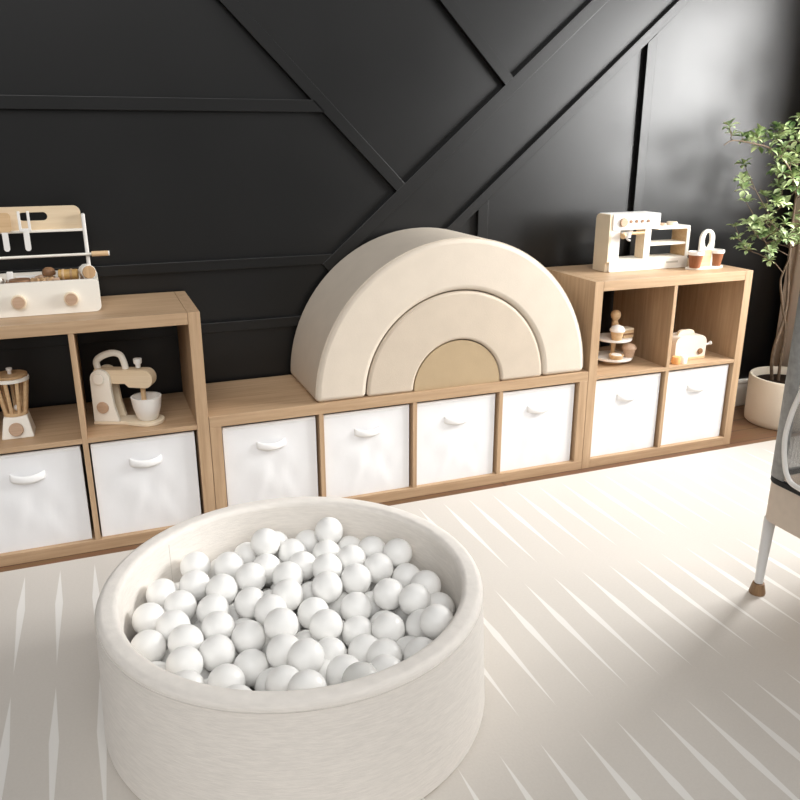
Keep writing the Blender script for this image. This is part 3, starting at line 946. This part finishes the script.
# cup stand with two cups
cxm, cym = 2.079, 0.118
t = thing('toy_cup_stand', 'pale wooden stand with looped handle between two terracotta toy cups', 'toy cup stand', (cxm, cym, ZT))
obj('tray', slab([[(cxm + 0.094 * math.cos(a), cym + 0.033 * math.sin(a)) for a in [2 * PI * k / 40 for k in range(40)]]], ZT + 0.0003, ZT + 0.008, 'z'), cream, t, bevel=0.0015)
loop = [(cxm + 0.037, ZT + 0.0085)] + [(cxm + 0.037 * math.cos(a), 0.886 + 0.040 * math.sin(a)) for a in [PI * k / 20 for k in range(21)]] + [(cxm - 0.037, ZT + 0.0085)]
hole = [(cxm + 0.0155 * math.cos(a), 0.882 + 0.031 * math.sin(a)) for a in [2 * PI * k / 28 for k in range(28)]]
obj('looped_handle', slab([loop, hole], cym - 0.006, cym + 0.006, 'y'), cream, t, bevel=0.0025, seg=3)
obj('handle_inlay', slab([rrect(cxm - 0.026, cxm + 0.026, ZT + 0.009, 0.842, 0.004, 3)], cym - 0.0068, cym - 0.0062, 'y'), toywood, t)
def toy_cup(x, y, label):
    z = ZT + 0.0085
    t = thing('toy_cup', label, 'toy cup', (x, y, z), 0, 'terracotta toy cups in the stand')
    obj('cup_body', lathe([(0, z), (0.021, z), (0.0295, z + 0.052), (0.025, z + 0.052), (0.018, z + 0.008), (0, z + 0.008)], x, y, 36), terracotta, t, smooth=40)
    obj('rim', lathe([(0.0240, z + 0.0522), (0.0315, z + 0.0522), (0.0330, z + 0.060), (0.0315, z + 0.066), (0.0255, z + 0.066), (0.0240, z + 0.060)], x, y, 36, closed=True), white, t, smooth=50)
    return t
toy_cup(2.017, 0.103, 'terracotta toy cup with cream rim left of the looped cup stand handle')
toy_cup(2.138, 0.120, 'terracotta toy cup with cream rim right of the looped handle, beside the plant')

# ------------------------------------------------------------------ cake stand with treats in the right shelf
kx, ky = 1.686, 0.155
t = thing('toy_cake_stand', 'two-tier white and beech toy cake stand in a cube of the right shelf', 'toy cake stand', (kx, ky, ZS))
obj('foot', lathe([(0, ZS), (0.040, ZS), (0.036, ZS + 0.010), (0.022, ZS + 0.018), (0, ZS + 0.018)], kx, ky, 32), toywood, t, smooth=40)
L1, L2 = ZS + 0.0185, ZS + 0.098
obj('tier', lathe([(0, L1), (0.080, L1), (0.082, L1 + 0.005), (0.080, L1 + 0.010), (0, L1 + 0.010)], kx, ky, 48), white, t, smooth=50)
obj('post', lathe([(0, L1 + 0.0102), (0.0095, L1 + 0.0102), (0.0095, L2 - 0.0002), (0, L2 - 0.0002)], kx, ky, 20), toywood, t, smooth=40)
obj('tier', lathe([(0, L2), (0.072, L2), (0.074, L2 + 0.005), (0.072, L2 + 0.010), (0, L2 + 0.010)], kx, ky, 48), white, t, smooth=50)
zk = L2 + 0.0102
obj('finial', lathe([(0, zk), (0.009, zk), (0.010, zk + 0.045), (0.014, zk + 0.058), (0.010, zk + 0.066), (0.009, zk + 0.070), (0.018, zk + 0.080), (0.021, zk + 0.092), (0.018, zk + 0.104), (0.010, zk + 0.111), (0, zk + 0.113)], kx, ky, 28), toywood, t, smooth=60)
def cupcake(x, y, z, s, mcup, mtop, label):
    t = thing('toy_cupcake', label, 'toy cupcake', (x, y, z), 0, 'treats on the toy cake stand')
    obj('wrapper', lathe([(0, z), (0.019 * s, z), (0.026 * s, z + 0.034 * s), (0, z + 0.034 * s)], x, y, 28), mcup, t, smooth=40)
    zz = z + 0.0342 * s
    obj('frosting', lathe([(0, zz), (0.029 * s, zz), (0.030 * s, zz + 0.006 * s), (0.022 * s, zz + 0.018 * s), (0.008 * s, zz + 0.024 * s), (0, zz + 0.025 * s)], x, y, 28), mtop, t, smooth=60)
cupcake(kx - 0.022, ky - 0.048, zk, 1.05, toywood, white, 'toy cupcake with white frosting on the upper tier of the cake stand')
cupcake(kx + 0.046, ky - 0.046, L1 + 0.0104, 1.0, pink_wood, pink_wood, 'rosy toy cupcake on the lower tier of the cake stand')
# cake slice in layers
sx, sy = kx + 0.040, ky - 0.024
t = thing('toy_cake_slice', 'layered wooden toy cake slice on the upper tier of the cake stand', 'toy cake', (sx, sy, zk), 0, 'treats on the toy cake stand')
for a, b, m_, nm in ((0, 0.012, toywood, 'sponge_layer'), (0.0122, 0.020, toydark, 'filling'), (0.0202, 0.032, toywood, 'sponge_layer'), (0.0322, 0.040, creamdim, 'icing')):
    obj(nm, slab([[(sx - 0.026, sy - 0.020), (sx + 0.026, sy - 0.016), (sx + 0.020, sy + 0.024), (sx - 0.022, sy + 0.020)]], zk + a, zk + b, 'z'), m_, t, bevel=0.001)
tx, ty, tz = kx - 0.020, ky - 0.052, L1 + 0.0104
t = thing('toy_tart', 'flat pale toy tart on the lower tier of the cake stand', 'toy tart', (tx, ty, tz), 0, 'treats on the toy cake stand')
obj('crust', lathe([(0, tz), (0.025, tz), (0.031, tz + 0.018), (0.026, tz + 0.018), (0.023, tz + 0.013), (0, tz + 0.013)], tx, ty, 28), toywood, t, smooth=40)
obj('custard', lathe([(0, tz + 0.0132), (0.0225, tz + 0.0132), (0.020, tz + 0.019), (0, tz + 0.020)], tx, ty, 28), white, t, smooth=50)

# ------------------------------------------------------------------ toy toaster
t0x0, t0x1, t0y0, t0y1 = 1.935, 2.092, 0.066, 0.150
t = thing('toy_toaster', 'pale wooden toy toaster with bread slice and side lever in the right shelf', 'toy toaster', ((t0x0 + t0x1) / 2, 0.108, ZS))
prof = [(t0x0, ZS), (t0x1, ZS), (t0x1 + 0.002, ZS + 0.060)]
for k in range(9):
    a = 0.5 * PI * k / 8
    prof.append((t0x1 - 0.028 + 0.030 * math.cos(a), ZS + 0.070 + 0.030 * math.sin(a)))
for k in range(9):
    a = 0.5 * PI + 0.5 * PI * k / 8
    prof.append((t0x0 + 0.028 + 0.030 * math.cos(a), ZS + 0.070 + 0.030 * math.sin(a)))
prof.append((t0x0 - 0.002, ZS + 0.060))
toast_body = plain('pale_rose_paint', rgb(232, 219, 204), 0.45, 0.4, 0.015)
bd = obj('body', slab([prof], t0y0, t0y1, 'y'), toast_body, t, bevel=0.004, seg=3)
obj('base_strip', B(t0x0 + 0.002, t0x1 - 0.002, t0y0 - 0.003, t0y0 - 0.0002, ZS, ZS + 0.010), toywood, bd, bevel=0.001)
obj('dial', disc((2.062, t0y0, ZS + 0.033), (0, -1, 0), 0.0125, 0.006, 24), toydark, t, bevel=0.0015, smooth=40)
lv = obj('lever', tube([(t0x1 + 0.0015, 0.078, ZS + 0.054), (t0x1 + 0.026, 0.076, ZS + 0.058)], 0.0045, 12), white, t, smooth=60)
obj('lever_knob', ball((t0x1 + 0.031, 0.076, ZS + 0.060), 0.0085), white, lv, smooth=60)
# bread standing in the slot
bx1, bz = 2.008, ZS + 0.1003
bread = [(bx1 - 0.040, bz), (bx1 + 0.046, bz), (bx1 + 0.046, bz + 0.006)]
for k in range(13):
    a = PI * k / 12
    bread.append((bx1 + 0.003 + 0.040 * math.cos(a), bz + 0.008 + 0.012 * math.sin(a) + 0.003 * abs(math.sin(2 * a))))
bread.append((bx1 - 0.040, bz + 0.006))
tag(obj('toy_bread_slice', slab([bread], 0.098, 0.112, 'y'), creamdim, None, (bx1, 0.105, bz), 0.002), 'pale toy bread slice sticking out of the top of the toy toaster', 'toy bread')
ox, oy = 1.929, 0.034
orange = wood('orange_wood', rgb(226, 160, 96), rgb(238, 184, 124), 'z', 0.5, 90)
t = thing('toy_food_piece', 'small orange and cream wooden toy food in front of the toaster, by the divider', 'toy food', (ox, oy, ZS))
obj('orange_piece', lathe([(0, ZS), (0.017, ZS), (0.019, ZS + 0.012), (0.016, ZS + 0.030), (0, ZS + 0.031)], ox - 0.014, oy, 24), orange, t, smooth=40)
obj('cream_piece', lathe([(0, ZS), (0.016, ZS), (0.017, ZS + 0.026), (0.013, ZS + 0.032), (0, ZS + 0.033)], ox + 0.022, oy, 24), cream, t, smooth=40)

# ------------------------------------------------------------------ potted plant
qx, qy, qr, qh = 2.682, 0.150, 0.169, 0.224
t = thing('potted_plant', 'tall leafy green potted plant in a cream pot by the curtain', 'potted plant', (qx, qy, 0))
obj('pot', lathe([(0, 0.0005), (qr - 0.010, 0.0005), (qr - 0.004, 0.006), (qr - 0.002, 0.03), (qr, qh - 0.01), (qr - 0.004, qh), (qr - 0.014, qh), (qr - 0.018, qh - 0.01), (qr - 0.018, qh - 0.05), (0, qh - 0.05)], qx, qy, 64), potmat, t, smooth=45)
bm = bmesh.new()
lathe([(0, qh - 0.030), (qr - 0.05, qh - 0.032), (qr - 0.0185, qh - 0.036), (qr - 0.0185, qh - 0.049), (0, qh - 0.049)], qx, qy, 40, bm)
obj('soil', bm, soil, t, smooth=50)
rnd = random.Random(11)
zs = qh - 0.034
stems = [
    ([(2.646, 0.208, zs), (2.604, 0.185, 0.29), (2.592, 0.17, 0.38), (2.606, 0.165, 0.45), (2.615, 0.16, 0.54), (2.609, 0.16, 0.63), (2.592, 0.16, 0.745), (2.578, 0.155, 0.88), (2.562, 0.15, 1.07), (2.58, 0.13, 1.28), (2.62, 0.12, 1.52)], 0.0085),
    ([(2.664, 0.187, zs), (2.646, 0.175, 0.30), (2.638, 0.165, 0.40), (2.624, 0.160, 0.47), (2.592, 0.155, 0.54), (2.565, 0.15, 0.61), (2.546, 0.15, 0.68), (2.550, 0.14, 0.735), (2.554, 0.13, 0.79), (2.530, 0.12, 0.90), (2.50, 0.09, 1.12)], 0.0070),
    ([(2.700, 0.150, zs), (2.700, 0.16, 0.40), (2.690, 0.15, 0.60), (2.700, 0.13, 0.80), (2.71, 0.11, 1.05), (2.72, 0.10, 1.35), (2.70, 0.10, 1.62)], 0.0075),
]
stem_pts = []
for pts, r0 in stems:
    sp = smooth_path(pts)
    stem_pts.append(sp)
    obj('stem', tube(sp, [r0 * (1 - 0.6 * k / (len(sp) - 1)) for k in range(len(sp))], 8), bark, t, smooth=60)
# twigs that carry the leaf whorls, given by their tips
tips = []
for u, z, y in ((2.07, 1.325, 0.06), (2.10, 1.295, 0.07), (2.15, 1.285, 0.07), (2.20, 1.275, 0.06), (2.25, 1.25, 0.08), (2.30, 1.24, 0.07), (2.35, 1.21, 0.06),
                (2.20, 1.12, 0.10), (2.22, 1.08, 0.10), (2.26, 1.03, 0.12), (2.24, 0.88, 0.12), (2.26, 0.85, 0.10), (2.30, 0.83, 0.12), (2.23, 0.93, 0.13),
                (2.37, 0.79, 0.06), (2.35, 0.83, 0.05), (2.31, 0.90, 0.06), (2.28, 0.95, 0.08)):
    tips.append(Vector((u, y, z)))
for k in range(135):
    z = rnd.uniform(0.84, 1.42)
    lo = 2.27 + 0.05 * abs(math.sin(z * 9))
    xx = rnd.uniform(lo, 2.70)
    tips.append(Vector((xx, rnd.uniform(-0.06, 0.24), min(z, 1.30 + 0.6 * max(0, xx - 2.44)) - rnd.uniform(0, 0.03))))
for k in range(16):
    tips.append(Vector((rnd.uniform(2.60, 2.78), rnd.uniform(-0.05, 0.2), rnd.uniform(1.38, 1.7))))
allstem = [v for sp in stem_pts for v in sp if v.z > 0.62]
tw = bmesh.new()
# the long bare branch reaching left
branch = smooth_path([(2.53, 0.13, 1.06), (2.44, 0.09, 1.16), (2.32, 0.07, 1.235), (2.20, 0.07, 1.262), (2.10, 0.065, 1.272), (2.055, 0.06, 1.255)])
tube(branch, [0.005 - 0.0032 * k / (len(branch) - 1) for k in range(len(branch))], 6, tw)
fo = bmesh.new()
def leaf_at(bm, base, d, L, Wd):
    d = d.normalized()
    s = d.cross(Vector((0, 0, 1)))
    if s.length < 0.1:
        s = Vector((1, 0, 0))
    s.normalize()
    n = s.cross(d).normalized()
    roll = rnd.uniform(-0.5, 0.5)
    s, n = s * math.cos(roll) + n * math.sin(roll), n * math.cos(roll) - s * math.sin(roll)
    prof = ((0.0, 0.05, 0), (0.3, 0.75, 0.06), (0.6, 1.0, 0.07), (0.85, 0.55, 0.02), (1.0, 0.03, -0.06))
    mid, lf, rt = [], [], []
    for a, w, h in prof:
        c = base + d * (L * a) + n * (L * h)
        mid.append(bm.verts.new(c))
        lf.append(bm.verts.new(c + s * (Wd * w) + n * (Wd * 0.35 * w)))
        rt.append(bm.verts.new(c - s * (Wd * w) + n * (Wd * 0.35 * w)))
    for i in range(4):
        bm.faces.new((mid[i], mid[i + 1], lf[i + 1], lf[i]))
        bm.faces.new((rt[i], rt[i + 1], mid[i + 1], mid[i]))
nodes = list(allstem) + list(branch)
order = sorted(tips, key=lambda q: min((v - q).length for v in nodes))
for tp in order:
    # each twig leaves the closest wood that lies lower than its tip
    near = min(nodes, key=lambda v: (v - tp).length + 2.5 * max(0, v.z - tp.z + 0.35 * (v - tp).length))
    md = near.lerp(tp, 0.5) + Vector((rnd.uniform(-.01, .01), rnd.uniform(-.01, .01), 0.10 * (tp - near).length - 0.004))
    tube([near, near.lerp(md, 0.5), md, md.lerp(tp, 0.5), tp], [0.0022, 0.0020, 0.0017, 0.0015, 0.0011], 5, tw)
    nodes += [md, md.lerp(tp, 0.5)]
    ax = (tp - near).normalized() * 0.6 + Vector((rnd.uniform(-.3, .3), rnd.uniform(-.5, .1), 0.45))
    ax.normalize()
    e1 = ax.orthogonal().normalized()
    e2 = ax.cross(e1)
    nl = rnd.randint(7, 11)
    for k in range(nl):
        a = 2 * PI * k / nl + rnd.uniform(-.25, .25)
        el = rnd.uniform(-0.1, 0.7)
        d = (e1 * math.cos(a) + e2 * math.sin(a)) * math.cos(el) + ax * math.sin(el)
        L = rnd.uniform(0.024, 0.042)
        leaf_at(fo, tp + d * 0.003, d, L, L * 0.27)
obj('twigs', tw, bark, t, smooth=60)
obj('foliage', fo, leaf, t, smooth=60)

# ------------------------------------------------------------------ curtain beside the window
cu = thing('curtain', 'taupe floor-length curtain hanging behind the potted plant at the right edge', 'curtain', (2.88, 0.20, 0.03))
bm = bmesh.new()
nf, x_c = 90, 2.885
def cpt(k):
    y = 0.375 - 0.42 * k / nf
    return (x_c - 0.075 * max(0.0, (y - 0.22) / 0.155) + 0.020 * math.sin(2 * PI * k / nf * 5.0 + 0.6) - 0.010 * math.cos(2 * PI * k / nf * 2.3), y)
lv_ = [[bm.verts.new((cpt(k)[0], cpt(k)[1], z)) for k in range(nf + 1)] for z in (0.03, 1.2, 2.36)]
for a, b in zip(lv_, lv_[1:]):
    for k in range(nf):
        bm.faces.new((a[k], a[k + 1], b[k + 1], b[k]))
o = obj('cloth', bm, curtain_m, cu, smooth=60)
s = o.modifiers.new('cloth', 'SOLIDIFY')
s.thickness = 0.003
rod = thing('curtain_rod', 'pale curtain rod on the wall above the window, holding the taupe curtain', 'curtain rod', (2.885, -0.90, 2.365))
obj('rod', tube([(2.885, 0.39, 2.375), (2.885, -2.2, 2.375)], 0.012, 16), alu, rod, smooth=40)
for y in (0.30, -2.1):
    obj('bracket', B(2.875, XR - 0.0005, y - 0.008, y + 0.008, 2.368, 2.382), alu, rod)

# ------------------------------------------------------------------ play yard at the right edge
NX, NY = 1.387, -0.980
NX1, NY1 = 2.15, -2.05
ZB, ZD, ZTOP = 0.258, 0.374, 1.00
t = thing('playpen', 'taupe fabric playpen with grey mesh side and white legs at the right edge', 'playpen', ((NX + NX1) / 2, (NY + NY1) / 2, 0.012))
def rring(inset, r, n=8):
    out = []
    for cx, cy, a0 in ((NX1 - r, NY - r, 0), (NX + r, NY - r, 0.5 * PI), (NX + r, NY1 + r, PI), (NX1 - r, NY1 + r, 1.5 * PI)):
        for k in range(n + 1):
            a = a0 + 0.5 * PI * k / n
            rr_ = r - inset
            out.append((cx + rr_ * math.cos(a), cy + rr_ * math.sin(a)))
    return out
def band(inset, r, z0, z1, th, bm=None):
    bm = bm or bmesh.new()
    o_, i_ = rring(inset, r), rring(inset + th, r)
    vs = [[bm.verts.new((p[0], p[1], z)) for p in ring] for ring, z in ((o_, z0), (o_, z1), (i_, z1), (i_, z0))]
    n = len(o_)
    for a, b in zip(vs, vs[1:] + vs[:1]):
        for k in range(n):
            bm.faces.new((a[k], a[(k + 1) % n], b[(k + 1) % n], b[k]))
    return bm
RC = 0.045
bm = band(0.0, RC, ZB, ZD, 0.012)
slab([[p for p in rring(0.013, RC)]], ZB + 0.002, ZB + 0.05, 'z', bm)
obj('base_fabric', bm, penfab, t, bevel=0.004, seg=3, smooth=40)
obj('piping', band(-0.003, RC, ZD + 0.0002, ZD + 0.018, 0.012), pendark, t, bevel=0.003, seg=3, smooth=40)
obj('mesh_wall', band(0.006, RC, ZD + 0.0185, ZTOP, 0.0015), netm, t, smooth=40)
obj('top_rail', band(-0.006, RC, ZTOP + 0.0002, ZTOP + 0.045, 0.036), penfab, t, bevel=0.012, seg=4, smooth=40)
# binding strips over the corners
def corner_strip(cx, cy, a0, reach):
    bm = bmesh.new()
    pts = []
    for k in range(9):
        a = a0 + 0.5 * PI * k / 8
        pts.append((cx + (RC + 0.001) * math.cos(a), cy + (RC + 0.001) * math.sin(a)))
    d0 = Vector((math.sin(a0), -math.cos(a0))) * reach
    d1 = Vector((-math.sin(a0 + 0.5 * PI), math.cos(a0 + 0.5 * PI))) * reach
    pts = [(pts[0][0] + d0.x, pts[0][1] + d0.y)] + pts + [(pts[-1][0] + d1.x, pts[-1][1] + d1.y)]
    lo = [bm.verts.new((p[0], p[1], ZD + 0.0185)) for p in pts]
    hi = [bm.verts.new((p[0], p[1], ZTOP)) for p in pts]
    for k in range(len(pts) - 1):
        bm.faces.new((lo[k], lo[k + 1], hi[k + 1], hi[k]))
    o = obj('corner_binding', bm, pengrey, t, smooth=60)
    s = o.modifiers.new('cloth', 'SOLIDIFY')
    s.thickness = 0.003
    s.offset = 1
corner_strip(NX + RC, NY - RC, 0.5 * PI, 0.022)
corner_strip(NX1 - RC, NY - RC, 0, 0.022)
corner_strip(NX + RC, NY1 + RC, PI, 0.022)
corner_strip(NX1 - RC, NY1 + RC, 1.5 * PI, 0.022)
for x, y, sx, sy in ((NX + 0.024, NY - 0.020, -1, 1), (NX1 - 0.030, NY - 0.020, 1, 1), (NX + 0.024, NY1 + 0.030, -1, -1), (NX1 - 0.030, NY1 + 0.030, 1, -1)):
    l = obj('leg', tube([(x, y, ZB + 0.003), (x + sx * 0.001, y + sy * 0.004, 0.048)], [0.0165, 0.0120], 20), alu, t, smooth=40)
    fx, fy = x + sx * 0.001, y + sy * 0.004
    obj('foot', lathe([(0, 0.0122), (0.022, 0.0122), (0.023, 0.017), (0.0165, 0.046), (0.0, 0.048)], fx, fy, 24), footwood, l, smooth=40)
# white bent tube seen through the mesh
xa = NX - 0.0075
arcp = smooth_path([(xa, -1.16, 0.765), (xa, -1.09, 0.715), (xa, -1.066, 0.665), (xa, -1.046, 0.602), (xa, -1.036, 0.545), (xa, -1.035, 0.505), (xa, -1.044, 0.455), (xa, -1.062, 0.415), (xa, -1.10, 0.398),
                    (xa, -1.25, 0.398), (xa, -1.40, 0.42), (xa, -1.46, 0.58), (xa, -1.40, 0.74), (xa, -1.28, 0.78), (xa, -1.16, 0.765)], 5)
obj('door_piping', tube(arcp, 0.007, 12), white, t, smooth=60, label='white curved piping on the mesh side')


# ------------------------------------------------------------------ camera
cam = bpy.data.cameras.new('camera')
co = bpy.data.objects.new('camera', cam)
C.objects.link(co)
co.location = (-0.3009, -2.5143, 1.2788)
co.rotation_mode = 'XYZ'
co.rotation_euler = (1.2530, 0.0016, -0.3700)
cam.sensor_fit = 'HORIZONTAL'
cam.sensor_width = 36.0
cam.lens = 792.68 / 800.0 * 36.0
cam.clip_start = 0.02
bpy.context.scene.camera = co

# ------------------------------------------------------------------ light
def area(name, loc, rot, sx, sy, power, col=(1, 1, 1)):
    l = bpy.data.lights.new(name, 'AREA')
    l.shape = 'RECTANGLE'
    l.size, l.size_y = sx, sy
    l.energy = power
    l.color = col
    o = bpy.data.objects.new(name, l)
    C.objects.link(o)
    o.location = loc
    o.rotation_euler = rot
    return o
area('daylight_in_window', (XR + 0.13, (WY0 + WY1) / 2, (WZ0 + WZ1) / 2), (0, PI / 2, 0), WZ1 - WZ0, WY1 - WY0, P_WIN, (1.0, 0.995, 0.985))

w = bpy.data.worlds.new('room_daylight')
bpy.context.scene.world = w
w.use_nodes = True
nt = w.node_tree
bg = nt.nodes['Background']
tc = N(nt, 'ShaderNodeTexCoord')
sp = N(nt, 'ShaderNodeSeparateXYZ')
nt.links.new(tc.outputs['Generated'], sp.inputs[0])
# soft daylight from high up at the front of the room, little from along the horizon
dp = N(nt, 'ShaderNodeVectorMath', operation='DOT_PRODUCT')
nt.links.new(tc.outputs['Generated'], dp.inputs[0])
dp.inputs[1].default_value = Vector(L_DIR).normalized()
lobe = math_node(nt, 'MULTIPLY', math_node(nt, 'POWER', math_node(nt, 'MAXIMUM', dp.outputs['Value'], 0.0), L_EXP), L_STR)
up = math_node(nt, 'MULTIPLY', math_node(nt, 'MAXIMUM', sp.outputs['Z'], 0.0), W_UP)
hz = math_node(nt, 'MULTIPLY_ADD', math_node(nt, 'MAXIMUM', sp.outputs['X'], 0.0), W_HX, W_BASE)
f = math_node(nt, 'ADD', math_node(nt, 'ADD', lobe, up), hz)
nt.links.new(f, bg.inputs['Strength'])
bg.inputs['Color'].default_value = (1.0, 0.99, 0.98, 1)

vs = bpy.context.scene.view_settings
vs.view_transform = 'Standard'
vs.look = 'None'
vs.gamma = 1.0
vs.use_curve_mapping = False
vs.exposure = EXPO
